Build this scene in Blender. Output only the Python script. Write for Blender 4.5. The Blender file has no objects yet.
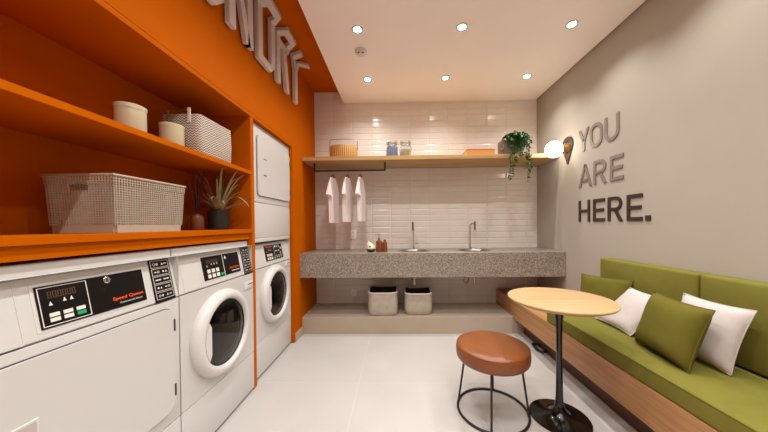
import bpy, bmesh, math, random
from mathutils import Vector, Matrix
random.seed(7)
PI = math.pi
C = bpy.context.scene.collection

# ------------------------------------------------------------------ materials
def lin(c):
    c = c / 255.0
    return c / 12.92 if c <= 0.04045 else ((c + 0.055) / 1.055) ** 2.4
def rgb(r, g, b): return (lin(r), lin(g), lin(b), 1.0)

class NT:
    def __init__(s, name):
        s.m = bpy.data.materials.new(name); s.m.use_nodes = True
        s.t = s.m.node_tree; s.b = s.t.nodes['Principled BSDF']
    def n(s, kind, **kw):
        x = s.t.nodes.new(kind)
        for k, v in kw.items(): setattr(x, k, v)
        return x
    def l(s, a, b): s.t.links.new(a, b)
    def coord(s, scale=(1, 1, 1), which='Object'):
        c = s.n('ShaderNodeTexCoord'); m = s.n('ShaderNodeMapping'); m.inputs['Scale'].default_value = scale
        s.l(c.outputs[which], m.inputs['Vector']); return m.outputs['Vector']
    def math(s, op, a, b=None):
        x = s.n('ShaderNodeMath', operation=op)
        for i, v in enumerate((a, b)):
            if v is None: continue
            if isinstance(v, (int, float)): x.inputs[i].default_value = v
            else: s.l(v, x.inputs[i])
        return x.outputs[0]
    def ramp(s, fac, stops, const=False):
        r = s.n('ShaderNodeValToRGB'); e = r.color_ramp.elements
        if const: r.color_ramp.interpolation = 'CONSTANT'
        while len(e) < len(stops): e.new(0.5)
        for el, (p, c) in zip(e, stops): el.position = p; el.color = c
        s.l(fac, r.inputs['Fac']); return r.outputs['Color']
    def bump(s, h, strength=0.2, dist=0.01):
        b = s.n('ShaderNodeBump'); b.inputs['Strength'].default_value = strength; b.inputs['Distance'].default_value = dist
        s.l(h, b.inputs['Height']); s.l(b.outputs['Normal'], s.b.inputs['Normal'])
    def set(s, **kw):
        for k, v in kw.items(): s.b.inputs[k].default_value = v

def plain(name, col, rough=0.5, metal=0.0, spec=0.5, var=0.0, scale=8.0, bump=0.0, bscale=200.0):
    t = NT(name)
    t.set(**{'Base Color': col, 'Roughness': rough, 'Metallic': metal, 'Specular IOR Level': spec})
    if var > 0:
        v = t.coord(); nz = t.n('ShaderNodeTexNoise'); nz.inputs['Scale'].default_value = scale; nz.inputs['Detail'].default_value = 4
        t.l(v, nz.inputs['Vector'])
        lo = tuple(c * (1 - var) for c in col[:3]) + (1,); hi = tuple(min(1, c * (1 + var)) for c in col[:3]) + (1,)
        t.l(t.ramp(nz.outputs['Fac'], [(0.3, lo), (0.7, hi)]), t.b.inputs['Base Color'])
    if bump > 0:
        v = t.coord(); nz = t.n('ShaderNodeTexNoise'); nz.inputs['Scale'].default_value = bscale; nz.inputs['Detail'].default_value = 3
        t.l(v, nz.inputs['Vector']); t.bump(nz.outputs['Fac'], bump, 0.004)
    return t.m

def wood(name, c0, c1, axis='y', rough=0.45, freq=1.0):
    t = NT(name)
    sc = {'x': (1.2, 26, 26), 'y': (26, 1.2, 26), 'z': (26, 26, 1.2)}[axis]
    v = t.coord(tuple(q * freq for q in sc))
    nz = t.n('ShaderNodeTexNoise'); nz.inputs['Scale'].default_value = 1.6; nz.inputs['Detail'].default_value = 6; nz.inputs['Roughness'].default_value = 0.62
    nz.inputs['Distortion'].default_value = 0.5
    t.l(v, nz.inputs['Vector'])
    t.l(t.ramp(nz.outputs['Fac'], [(0.28, c0), (0.72, c1)]), t.b.inputs['Base Color'])
    t.set(Roughness=rough); t.bump(nz.outputs['Fac'], 0.06, 0.003)
    return t.m

def emit(name, col, strength):
    t = NT(name); t.set(**{'Base Color': (0.9, 0.9, 0.9, 1), 'Emission Color': col, 'Emission Strength': strength, 'Roughness': 0.3})
    return t.m

M = {}
M['orange'] = plain('orange_laminate', rgb(184, 88, 0), 0.55, spec=0.02, var=0.05, scale=3)
M['ceiling'] = plain('white_ceiling_paint', rgb(247, 240, 234), 0.5, spec=0.3, var=0.015, scale=2)
M['wall'] = plain('greige_wall_paint', rgb(168, 160, 148), 0.7, spec=0.25, var=0.02, scale=2.5, bump=0.03, bscale=60)
M['tile'] = plain('glazed_white_tile', rgb(226, 219, 211), 0.17, spec=0.5, var=0.03, scale=5)
M['grout'] = plain('grey_grout', rgb(206, 198, 190), 0.8)
M['white'] = plain('white_enamel', rgb(203, 200, 197), 0.3, spec=0.45)
M['white2'] = plain('white_plastic', rgb(212, 208, 205), 0.35)
M['outlet'] = plain('bright_white_plastic', rgb(244, 242, 240), 0.4)
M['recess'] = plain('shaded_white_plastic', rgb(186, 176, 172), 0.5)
M['seam'] = plain('dark_gap_shade_and_fittings', rgb(70, 60, 55), 0.7)  # hinges and slots, and the shade of the door gaps put into colour
M['black'] = plain('black_plastic', rgb(15, 11, 10), 0.45, spec=0.2)
M['rubber'] = plain('black_rubber', rgb(22, 20, 19), 0.6)
M['print'] = plain('white_print', rgb(225, 218, 210), 0.5)
M['key'] = plain('light_grey_key', rgb(228, 222, 214), 0.45)
M['green_key'] = plain('green_key', rgb(20, 160, 115), 0.4)
M['red_print'] = plain('orange_red_print', rgb(250, 88, 24), 0.5)
M['digits'] = plain('dim_brown_display', rgb(92, 66, 50), 0.3)
M['chrome'] = plain('polished_chrome', rgb(210, 205, 200), 0.12, metal=1.0)
M['steel'] = plain('brushed_steel', rgb(150, 145, 140), 0.3, metal=1.0)
M['darksteel'] = plain('dark_drum_steel', rgb(104, 97, 92), 0.25, metal=1.0)
M['leather'] = plain('tan_leather', rgb(126, 71, 32), 0.36, spec=0.5, var=0.1, scale=9, bump=0.12, bscale=140)
M['blackmetal'] = plain('black_painted_metal', rgb(30, 24, 22), 0.4)
M['gloss_black'] = plain('gloss_black_lacquer', rgb(14, 11, 11), 0.07, spec=0.6)
M['bench_wood'] = wood('oak_veneer', rgb(150, 104, 62), rgb(192, 146, 98), 'y', 0.45)
M['table_wood'] = wood('pale_oak_top', rgb(170, 138, 96), rgb(194, 162, 118), 'x', 0.4)
M['shelf_wood'] = wood('honey_oak_shelf', rgb(170, 132, 82), rgb(204, 166, 112), 'x', 0.45)
M['board_wood'] = wood('orange_wood', rgb(196, 130, 60), rgb(222, 160, 84), 'x', 0.5)
M['bucket_wood'] = wood('striped_bamboo', rgb(186, 138, 74), rgb(230, 190, 126), 'z', 0.5, 2.0)
M['hanger_wood'] = wood('brown_hanger_wood', rgb(120, 70, 34), rgb(150, 92, 50), 'y', 0.45)
M['green'] = plain('olive_green_fabric', rgb(114, 109, 44), 0.85, spec=0.2, var=0.06, scale=14, bump=0.1, bscale=420)
M['green2'] = plain('olive_green_cotton', rgb(98, 91, 32), 0.9, spec=0.15, var=0.07, scale=14, bump=0.12, bscale=420)
M['linen'] = plain('off_white_linen', rgb(196, 187, 183), 0.9, spec=0.15, var=0.03, scale=40, bump=0.18, bscale=300)
M['shirt'] = plain('white_cotton_jersey', rgb(236, 226, 222), 0.9, spec=0.15)
M['porcelain'] = plain('beige_porcelain', rgb(176, 160, 142), 0.35, var=0.06, scale=3)
M['cream'] = plain('cream_enamel', rgb(202, 192, 160), 0.45)
M['canvas'] = plain('grey_canvas', rgb(176, 164, 150), 0.9, spec=0.15, var=0.07, scale=22, bump=0.2, bscale=260)
M['canvas_rim'] = plain('pale_canvas_hem', rgb(220, 212, 200), 0.9, spec=0.15)
M['canvas_in'] = plain('dark_brown_lining', rgb(58, 42, 36), 0.9)
M['basket'] = plain('taupe_plastic', rgb(180, 166, 148), 0.5)
M['terracotta'] = plain('brown_stoneware', rgb(104, 56, 34), 0.5)
M['reed'] = plain('dark_reed', rgb(44, 28, 22), 0.7)
M['pot'] = plain('black_ceramic', rgb(30, 27, 25), 0.5)
M['soil'] = plain('dark_soil', rgb(40, 30, 22), 0.95, var=0.3, scale=60)
M['spiky'] = plain('grey_green_blade', rgb(150, 136, 96), 0.6, var=0.25, scale=20)
M['leaf'] = plain('deep_green_leaf', rgb(48, 92, 34), 0.5, var=0.35, scale=30)
M['taupe_pot'] = plain('taupe_pot', rgb(128, 112, 100), 0.6)
M['letter_grey'] = plain('taupe_letter', rgb(126, 112, 103), 0.5)
M['letter_dark'] = plain('dark_brown_letter', rgb(52, 34, 28), 0.5)
M['letter_silver'] = plain('warm_silver_letter', rgb(212, 200, 196), 0.45)
M['brass'] = plain('satin_brass', rgb(196, 150, 84), 0.3, metal=1.0)
M['bronze'] = plain('dark_bronze', rgb(56, 46, 37), 0.5)
M['amber'] = plain('amber_bottle', rgb(128, 66, 26), 0.25)
M['ornament_white'] = plain('cream_glaze', rgb(226, 214, 186), 0.3)
M['ornament_green'] = plain('dark_green_glaze', rgb(32, 44, 32), 0.3)
M['ornament_spot'] = plain('ochre_glaze', rgb(176, 120, 44), 0.35)
M['blue'] = plain('blue_powder', rgb(146, 158, 206), 0.8, var=0.08, scale=60)
M['jar_fill'] = plain('ivory_beads', rgb(212, 196, 166), 0.8, var=0.1, scale=60)
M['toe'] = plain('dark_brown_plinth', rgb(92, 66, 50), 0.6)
M['globe'] = emit('opal_glass_lit', (1.0, 0.9, 0.76, 1), 11.0)
M['lamp'] = emit('lamp_face', (1.0, 0.93, 0.82, 1), 60.0)

def glass_mat(name, col, rough=0.02, alpha=1.0):
    t = NT(name); t.set(**{'Base Color': col, 'Roughness': rough, 'Transmission Weight': 1.0, 'IOR': 1.45}); return t.m
M['jar_glass'] = glass_mat('clear_jar_glass', (0.93, 0.95, 0.95, 1))
M['door_glass'] = glass_mat('smoked_door_glass', (0.30, 0.285, 0.28, 1), 0.02)

def granite():
    t = NT('speckled_granite')
    v = t.coord()
    a = t.n('ShaderNodeTexVoronoi'); a.inputs['Scale'].default_value = 190; t.l(v, a.inputs['Vector'])
    b = t.n('ShaderNodeTexNoise'); b.inputs['Scale'].default_value = 55; b.inputs['Detail'].default_value = 3; t.l(v, b.inputs['Vector'])
    sep = t.n('ShaderNodeSeparateColor'); t.l(a.outputs['Color'], sep.inputs['Color'])
    f = t.math('ADD', t.math('MULTIPLY', sep.outputs[0], 0.65), t.math('MULTIPLY', b.outputs['Fac'], 0.35))
    t.l(t.ramp(f, [(0.12, rgb(80, 70, 60)), (0.38, rgb(128, 117, 105)), (0.62, rgb(152, 141, 130)), (0.9, rgb(200, 188, 176))]), t.b.inputs['Base Color'])
    t.set(Roughness=0.3); return t.m
M['granite'] = granite()

def floor_mat():
    t = NT('large_beige_floor_tile')
    v = t.coord()
    br = t.n('ShaderNodeTexBrick', offset=0.0, squash=1.0)
    br.inputs['Scale'].default_value = 1.0; br.inputs['Brick Width'].default_value = 0.9; br.inputs['Row Height'].default_value = 0.9
    br.inputs['Mortar Size'].default_value = 0.0022; br.inputs['Mortar Smooth'].default_value = 0.3; br.inputs['Bias'].default_value = 0.0
    br.inputs['Color1'].default_value = rgb(192, 188, 184); br.inputs['Color2'].default_value = rgb(189, 185, 181); br.inputs['Mortar'].default_value = rgb(205, 201, 196)
    mp = t.n('ShaderNodeMapping'); mp.inputs['Location'].default_value = (0.3, -0.19, 0); t.l(v, mp.inputs['Vector']); t.l(mp.outputs['Vector'], br.inputs['Vector'])
    nz = t.n('ShaderNodeTexNoise'); nz.inputs['Scale'].default_value = 3.0; nz.inputs['Detail'].default_value = 5; t.l(v, nz.inputs['Vector'])
    mx = t.n('ShaderNodeMix', data_type='RGBA', blend_type='MULTIPLY'); mx.inputs['Factor'].default_value = 1.0
    t.l(br.outputs['Color'], mx.inputs[6]); t.l(t.ramp(nz.outputs['Fac'], [(0.3, (0.93, 0.92, 0.91, 1)), (0.7, (1, 1, 1, 1))]), mx.inputs[7])
    t.l(mx.outputs[2], t.b.inputs['Base Color'])
    t.set(Roughness=0.38, **{'Specular IOR Level': 0.4}); return t.m
M['floor'] = floor_mat()

def stripes():
    t = NT('striped_bamboo_wood')
    v = t.coord(); sx = t.n('ShaderNodeSeparateXYZ'); t.l(v, sx.inputs[0])
    a = t.math('ARCTAN2', sx.outputs[1], sx.outputs[0])
    w = t.math('FRACT', t.math('MULTIPLY', a, 7.0))
    t.l(t.ramp(w, [(0.0, rgb(214, 172, 106)), (0.45, rgb(222, 184, 122)), (0.52, rgb(160, 112, 58)), (0.95, rgb(176, 126, 66))]), t.b.inputs['Base Color'])
    t.set(Roughness=0.5); return t.m
M['bucket_wood'] = stripes()

def zigzag():
    t = NT('zigzag_weave')
    v = t.coord((1, 1, 1)); s = t.n('ShaderNodeSeparateXYZ'); t.l(v, s.inputs[0])
    u = t.math('ADD', s.outputs[0], s.outputs[1])
    pp = t.math('PINGPONG', t.math('MULTIPLY', u, 1.0), 0.011)
    w = t.math('FRACT', t.math('MULTIPLY', t.math('ADD', s.outputs[2], pp), 70.0))
    t.l(t.ramp(w, [(0.0, rgb(214, 202, 188)), (0.55, rgb(104, 88, 78))], True), t.b.inputs['Base Color'])
    t.set(Roughness=0.9); return t.m
M['zigzag'] = zigzag()

# ------------------------------------------------------------------ mesh helpers
def BM(): return bmesh.new()

def add_box(bm, x0, x1, y0, y1, z0, z1, bev=0.0, seg=2):
    r = bmesh.ops.create_cube(bm, size=1.0)
    vs = r['verts']
    for v in vs:
        v.co = Vector((x0 + (v.co.x + .5) * (x1 - x0), y0 + (v.co.y + .5) * (y1 - y0), z0 + (v.co.z + .5) * (z1 - z0)))
    if bev > 0:
        es = {e for v in vs for e in v.link_edges}
        bmesh.ops.bevel(bm, geom=list(es), offset=bev, segments=seg, profile=0.6, affect='EDGES', clamp_overlap=True)
    return bm

def add_prism(bm, pts, f0, f1):
    """pts 2D polygon; f0/f1 map a 2D point to 3D for the two caps."""
    a = [bm.verts.new(f0(p)) for p in pts]; b = [bm.verts.new(f1(p)) for p in pts]
    n = len(pts)
    fs = [bm.faces.new(a[::-1]), bm.faces.new(b)]
    for i in range(n):
        fs.append(bm.faces.new((a[i], a[(i + 1) % n], b[(i + 1) % n], b[i])))
    return fs

def add_tube(bm, pts, rad, seg=10, caps=True, closed=False):
    pts = [Vector(p) for p in pts]; n = len(pts)
    rs = rad if isinstance(rad, (list, tuple)) else [rad] * n
    rings = []
    ref = None
    for i, p in enumerate(pts):
        if closed: t = pts[(i + 1) % n] - pts[i - 1]
        else: t = pts[min(i + 1, n - 1)] - pts[max(i - 1, 0)]
        if t.length < 1e-9: t = Vector((0, 0, 1))
        t.normalize()
        if ref is None:
            ref = Vector((0, 0, 1)) if abs(t.z) < 0.9 else Vector((1, 0, 0))
        ref = (ref - t * ref.dot(t)).normalized(); bi = t.cross(ref)
        rings.append([bm.verts.new(p + (ref * math.cos(2 * PI * k / seg) + bi * math.sin(2 * PI * k / seg)) * rs[i]) for k in range(seg)])
    m = n if closed else n - 1
    for i in range(m):
        A, B = rings[i], rings[(i + 1) % n]
        for k in range(seg):
            bm.faces.new((A[k], A[(k + 1) % seg], B[(k + 1) % seg], B[k]))
    if caps and not closed:
        bm.faces.new(rings[0][::-1]); bm.faces.new(rings[-1])
    return bm

def add_lathe(bm, prof, mat4=None, seg=40):
    """prof: list of (r, h); axis +Z; r == 0 ends become poles."""
    mat4 = mat4 or Matrix.Identity(4)
    rings = []
    for r, h in prof:
        if r < 1e-6: rings.append([bm.verts.new(mat4 @ Vector((0, 0, h)))])
        else: rings.append([bm.verts.new(mat4 @ Vector((r * math.cos(2 * PI * k / seg), r * math.sin(2 * PI * k / seg), h))) for k in range(seg)])
    for A, B in zip(rings, rings[1:]):
        for k in range(seg):
            a0, a1 = A[k % len(A)], A[(k + 1) % len(A)]; b0, b1 = B[k % len(B)], B[(k + 1) % len(B)]
            f = []
            for v in (a0, a1, b1, b0):
                if v not in f: f.append(v)
            if len(f) >= 3: bm.faces.new(f)
    return bm

def axis_x(y, z, x=0.0):   # lathe axis along +X, centred at (x, y, z)
    return Matrix.Translation((x, y, z)) @ Matrix.Rotation(PI / 2, 4, 'Y')

def at(x, y, z): return Matrix.Translation((x, y, z))

def link(o, parent=None):
    C.objects.link(o)
    if parent is not None: o.parent = parent
    return o

def obj(name, bm, mat, parent=None, smooth=35, loc=None, mods=None):
    bmesh.ops.recalc_face_normals(bm, faces=bm.faces)
    me = bpy.data.meshes.new(name)
    if smooth:
        for f in bm.faces: f.smooth = True
        a = math.radians(smooth)
        for e in bm.edges:
            e.smooth = e.is_manifold and len(e.link_faces) == 2 and e.calc_face_angle(0) < a
    bm.to_mesh(me); bm.free()
    for m in (mat if isinstance(mat, list) else [mat]): me.materials.append(m)
    o = bpy.data.objects.new(name, me); link(o, parent)
    if loc: o.location = loc
    return o

def thing(name, label, cat, loc=(0, 0, 0), rz=0.0, group=None):
    o = bpy.data.objects.new(name, None); link(o); o.location = loc; o.rotation_euler = (0, 0, rz)
    o.empty_display_size = 0.1
    o['label'] = label; o['category'] = cat
    if group: o['group'] = group
    return o
def tag(o, label, cat, group=None):
    o['label'] = label; o['category'] = cat
    if group: o['group'] = group
    return o
def struct(name, bm, mat, smooth=None):
    o = obj(name, bm, mat, smooth=smooth); o['kind'] = 'structure'; return o

def tidy(bm, d=0.0005):
    bmesh.ops.remove_doubles(bm, verts=bm.verts, dist=d); return bm

# ------------------------------------------------------------------ dimensions
XW = -1.055      # orange wall plane
XR = 1.78        # right wall
YB = 3.42        # tiled back wall
ZC = 2.755       # white ceiling
ZO = 2.90        # orange ceiling strip
YF = -2.3        # wall behind the camera
ZP = 0.185       # plinth top
XB = 1.25        # bench front

# ------------------------------------------------------------------ setting
bm = BM(); add_box(bm, -1.80, 1.95, YF, YB + .1, -0.1, 0.0); struct('floor', bm, M['floor'])
bm = BM(); add_box(bm, -0.675, 1.768, YF, YB - .004, ZC, ZO); struct('ceiling', bm, M['ceiling'])
bm = BM(); add_box(bm, -1.80, 1.95, YF, YB + .1, ZO, ZO + .1); struct('ceiling_recess', bm, M['orange'])
bm = BM(); add_box(bm, XR, XR + .12, YF, YB + .1, 0, ZO); struct('wall_right', bm, M['wall'])
bm = BM(); add_box(bm, -1.80, 1.95, YF - .1, YF, 0, ZO); struct('wall_front', bm, M['wall'])
bm = BM()
add_box(bm, -1.78, XW, YF, YB, 2.013, ZO)
add_box(bm, -1.78, XW, 2.687, YB, 0, 2.013)
add_box(bm, -1.78, XW, YF, -0.32, 0, 2.013)
add_box(bm, -1.80, -1.76, -0.32, 2.687, 0, 2.013)
add_box(bm, -1.75, XW - .02, -0.32, 0.55, 0, 1.09)
struct('wall_left', bm, M['orange'])

# tiled back wall: bevelled glazed tiles on grout
bm = BM()
TW, TH, G = 0.2445, 0.0748, 0.0016
add_box(bm, -1.80, 1.95, YB, YB + .1, 0, ZO)
for f in bm.faces: f.material_index = 1
def tile(x0, x1, z0, z1):
    b, d = 0.0095, 0.0036
    x0 += G / 2; x1 -= G / 2; z0 += G / 2; z1 -= G / 2
    if x1 - x0 < 3 * b or z1 - z0 < 3 * b: b = min(x1 - x0, z1 - z0) / 3.2
    if b < 0.002: return
    o = [bm.verts.new((x, YB - .001, z)) for x, z in ((x0, z0), (x1, z0), (x1, z1), (x0, z1))]
    q = [bm.verts.new((x, YB - d, z)) for x, z in ((x0 + b, z0 + b), (x1 - b, z0 + b), (x1 - b, z1 - b), (x0 + b, z1 - b))]
    bm.faces.new(q)
    for i in range(4): bm.faces.new((o[i], o[(i + 1) % 4], q[(i + 1) % 4], q[i]))
z = ZP - 3 * TH + .005
while z < ZO - .001:
    x = XW
    while x < XR - .001:
        tile(x, min(x + TW, XR), max(z, 0.001), min(z + TH, ZO)); x += TW
    z += TH
struct('wall_back', bm, [M['tile'], M['grout']])

# plinth under the counter, running beneath the bench
bm = BM()
add_box(bm, XW, XB - .002, 2.89, YB - .006, 0, ZP, 0.002, 1)
add_box(bm, XB - .002, XR, 2.89, YB - .006, 0, 0.163)
o = struct('trim_1', bm, M['porcelain'])
bm = BM(); add_box(bm, XW, XW + .013, 2.69, 2.888, 0, 0.085, 0.002, 1)
struct('baseboard_left', bm, M['porcelain'])
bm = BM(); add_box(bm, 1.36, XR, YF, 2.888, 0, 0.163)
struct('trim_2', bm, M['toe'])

# ------------------------------------------------------------------ orange shelving
shelving = thing('built_in_shelving', 'orange built-in shelving with two open bays above the washing machines', 'shelving', (0, 0, 0))
bm = BM(); add_box(bm, -1.455, XW + .003, -0.3, 2.685, 1.984, 2.009, 0.001, 1); obj('top_panel', bm, M['orange'], shelving)
bm = BM(); add_box(bm, -1.47, -1.455, -0.3, 1.907, 1.098, 2.009); obj('back_panel', bm, M['orange'], shelving)
bm = BM(); add_box(bm, -1.455, XW, -0.27, 1.907, 1.564, 1.590, 0.001, 1); obj('shelf', bm, M['orange'], shelving)
bm = BM(); add_box(bm, -1.455, XW, -0.27, 1.907, 1.141, 1.168, 0.001, 1); obj('shelf', bm, M['orange'], shelving)
bm = BM(); add_box(bm, -1.095, XW - .014, -0.27, 1.907, 1.097, 1.141); obj('fascia', bm, M['orange'], shelving)
bm = BM(); add_box(bm, -1.75, XW, 1.907, 1.950, 0.0, 1.984, 0.001, 1); obj('side_panel', bm, M['orange'], shelving)
bm = BM(); add_box(bm, -1.455, XW, -0.30, -0.27, 1.097, 1.984); obj('side_panel', bm, M['orange'], shelving)
bm = BM(); add_box(bm, -1.75, XW, 2.667, 2.685, 0.0, 1.984, 0.001, 1); obj('side_panel', bm, M['orange'], shelving)

# ------------------------------------------------------------------ laundry machines
SB, ST = (0.0, 0.857), (-0.036, 1.046)           # slanted control panel, bottom and top (n, z)
SL = math.hypot(ST[0] - SB[0], ST[1] - SB[1]); TX, TZ = (ST[0] - SB[0]) / SL, (ST[1] - SB[1]) / SL
def S(u, s, d=0.0): return Vector((SB[0] + TX * s + TZ * d, u, SB[1] + TZ * s - TX * d))
def slab(bm, u0, u1, s0, s1, d0, d1):
    add_prism(bm, [(u0, s0), (u1, s0), (u1, s1), (u0, s1)], lambda p: S(p[0], p[1], d0), lambda p: S(p[0], p[1], d1)); return bm
def frame(bm, u0, u1, s0, s1, w, d0, d1):
    slab(bm, u0, u1, s0, s0 + w, d0, d1); slab(bm, u0, u1, s1 - w, s1, d0, d1)
    slab(bm, u0, u0 + w, s0 + w, s1 - w, d0, d1); slab(bm, u1 - w, u1, s0 + w, s1 - w, d0, d1)
    return bm
W = 0.648

def text_bm(body, size, bold=0.0):
    cu = bpy.data.curves.new('lettering', 'FONT'); cu.body = body; cu.size = size; cu.offset = bold; cu.resolution_u = 3
    o = bpy.data.objects.new('lettering', cu); C.objects.link(o)
    bpy.context.view_layer.update()
    me = bpy.data.meshes.new_from_object(o.evaluated_get(bpy.context.evaluated_depsgraph_get()))
    bpy.data.objects.remove(o); bm = BM(); bm.from_mesh(me); bpy.data.meshes.remove(me); bpy.data.curves.remove(cu)
    return bm
def print_on_slant(body, u0, u1, s0, h, mat, parent, bold=0.0, name='printed_words'):
    bm = text_bm(body, 1.0, bold)
    xs = [v.co.x for v in bm.verts]; ys = [v.co.y for v in bm.verts]
    x0, x1, y0, y1 = min(xs), max(xs), min(ys), max(ys)
    for v in bm.verts:
        v.co = S(u0 + (v.co.x - x0) / (x1 - x0) * (u1 - u0), s0 + (v.co.y - y0) / (y1 - y0) * h, 0.0048)
    return obj(name, bm, mat, parent, smooth=None)

def icon(bm, u, s, r, kind, d0=0.004, d1=0.0046):
    if kind == 0: frame(bm, u - r, u + r, s - r, s + r, r * .35, d0, d1)
    elif kind == 1:
        pts = [(u + r * math.cos(a * PI / 5), s + r * math.sin(a * PI / 5)) for a in range(10)]
        add_prism(bm, pts, lambda p: S(p[0], p[1], d0), lambda p: S(p[0], p[1], d1))
    elif kind == 2:
        add_prism(bm, [(u - r, s - r), (u + r, s - r), (u, s + r)], lambda p: S(p[0], p[1], d0), lambda p: S(p[0], p[1], d1))
    else: slab(bm, u - r, u + r, s - r * .5, s + r * .5, d0, d1)

def disc_plate(bm, u0, u1, z0, z1, cu, cz, r, n0, n1, seg=48):
    """front plate with a round hole, thickness n0..n1"""
    def rect_pt(a):
        dx, dz = math.cos(a), math.sin(a)
        t = 1e9
        if dx > 1e-9: t = min(t, (u1 - cu) / dx)
        if dx < -1e-9: t = min(t, (u0 - cu) / dx)
        if dz > 1e-9: t = min(t, (z1 - cz) / dz)
        if dz < -1e-9: t = min(t, (z0 - cz) / dz)
        return (cu + dx * t, cz + dz * t)
    ang = [2 * PI * k / seg for k in range(seg)]
    for p in ((u0, z0), (u1, z0), (u1, z1), (u0, z1)):
        ang.append(math.atan2(p[1] - cz, p[0] - cu) % (2 * PI))
    ang = sorted(set(round(a, 6) for a in ang)); n = len(ang)
    L = []
    for nn in (n0, n1):
        L.append(([bm.verts.new((nn, *rect_pt(a))) for a in ang], [bm.verts.new((nn, cu + r * math.cos(a), cz + r * math.sin(a))) for a in ang]))
    for k in range(n):
        j = (k + 1) % n
        for o_, i_ in L: bm.faces.new((o_[k], o_[j], i_[j], i_[k]))
        bm.faces.new((L[0][0][k], L[0][0][j], L[1][0][j], L[1][0][k]))
        bm.faces.new((L[0][1][k], L[0][1][j], L[1][1][j], L[1][1][k]))
    return bm

def shell(parent, z0, z1, depth=0.64, n=-0.004):
    """cabinet without a front face"""
    bm = BM(); add_box(bm, -depth, n, 0, W, z0, z1)
    bmesh.ops.delete(bm, geom=[f for f in bm.faces if abs(f.calc_center_median().x - n) < 1e-5], context='FACES')
    return obj('body', bm, M['white'], parent)

def feet(parent):
    for x in (-0.55, -0.06):
        for y in (0.07, W - .07):
            bm = BM(); add_lathe(bm, [(0, 0), (.025, 0), (.025, .02), (0, .02)], at(x, y, 0), 16); obj('foot', bm, M['rubber'], parent)

def control_panel(parent, back=-0.10, top=1.046):
    bm = BM()
    prof = [(SB[0], SB[1]), (ST[0], ST[1]), (back, top), (back, SB[1])]
    add_prism(bm, prof, lambda p: Vector((p[0], 0.001, p[1])), lambda p: Vector((p[0], W - .001, p[1])))
    bmesh.ops.bevel(bm, geom=[e for e in bm.edges if abs(e.verts[0].co.x) < .04 and abs(e.verts[1].co.x) < .04 and abs(e.verts[0].co.y - e.verts[1].co.y) > .1],
                    offset=0.005, segments=3, affect='EDGES')
    return obj('control_panel', bm, M['white'], parent)

def top_cover(parent):
    bm = BM(); add_box(bm, -0.64, -0.0355, 0, W, 1.048, 1.086, 0.006, 3); return obj('top_cover', bm, M['white'], parent)

def instruction_strip(parent, u0=.545, u1=.641, lw=.0011):
    bm = BM(); slab(bm, u0, u1, .001, .190, .0005, .004)
    st = obj('instruction_strip', bm, M['black'], parent)
    bm = BM(); h = (.186 - .010) / 5
    for k in range(5):
        a = .010 + k * h
        frame(bm, u0 + .006, u1 - .006, a + .002, a + h - .002, lw, .004, .0047)
        for q, uu in enumerate((u0 + .023, u0 + .037, u0 + .062, u0 + .077)):
            icon(bm, uu, a + h * .5, .0058 if k in (2, 4) else .0046, (k + q) % 4 if k != 2 else 3)
    obj('pictograms', bm, M['print'], st)
    return st

def console(parent, u0, u1, s0, s1, split, washer):
    bm = BM(); slab(bm, u0 - .009, u1 + .009, s0 - .008, s1 + .008, -.002, .0012); obj('console_bezel', bm, M['white2'], parent)
    bm = BM(); slab(bm, u0, u1, s0, s1, .0005, .004); c = obj('console', bm, M['black'], parent)
    if not washer:
        bm = BM(); frame(bm, u0 + .004, split, s0 + .005, s1 - .005, .0022, .004, .0047); obj('console_outline', bm, M['print'], c)
    w = split - u0; h = s1 - s0
    bm = BM(); d0 = u0 + w * .2
    for k in range(6):   # seven-segment digits of a dim display
        a = d0 + k * w * .095
        frame(bm, a, a + w * .072, s1 - .040, s1 - .029, .002, .004, .0046); frame(bm, a, a + w * .072, s1 - .031, s1 - .020, .002, .004, .0046)
    obj('digit_display', bm, M['digits'], c)
    for uu, ss in ((.23, .56), (.50, .60), (.64, .60)) if not washer else ((.2, .60), (.42, .66), (.55, .66), (.68, .66)):
        q = .0048 if not washer else .0042
        bm = BM(); add_prism(bm, [(u0 + w * uu - q, s0 + h * ss - q * 1.2), (u0 + w * uu + q, s0 + h * ss - q * 1.2), (u0 + w * uu + q * .5, s0 + h * ss), (u0 + w * uu, s0 + h * ss + q * 1.4), (u0 + w * uu - q * .5, s0 + h * ss)], lambda p: S(p[0], p[1], .004), lambda p: S(p[0], p[1], .0046))
        obj('indicator_icon', bm, M['print'], c)
    keys = []
    if washer:
        for q, uu in enumerate((.24, .45, .66)):
            for ss in (.14, .36): keys.append((u0 + w * uu, s0 + h * ss, w * .14, .021, 'key'))
        keys.append((u0 + w * .88, s0 + h * .12, w * .17, .013, 'green_key'))
    else:
        for r_, ss in enumerate((.17, .29)):
            for q, uu in enumerate((.26, .52, .785)):
                keys.append((u0 + w * uu, s0 + h * ss, w * .185, .0115, 'green_key' if (q == 2 and r_ == 0) else 'key'))
    for (uu, ss, kw, kh, mt) in keys:
        bm = BM(); slab(bm, uu - kw / 2, uu + kw / 2, ss - kh / 2, ss + kh / 2, .004, .006); k_ = obj('key', bm, M[mt], c)
    return c

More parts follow.
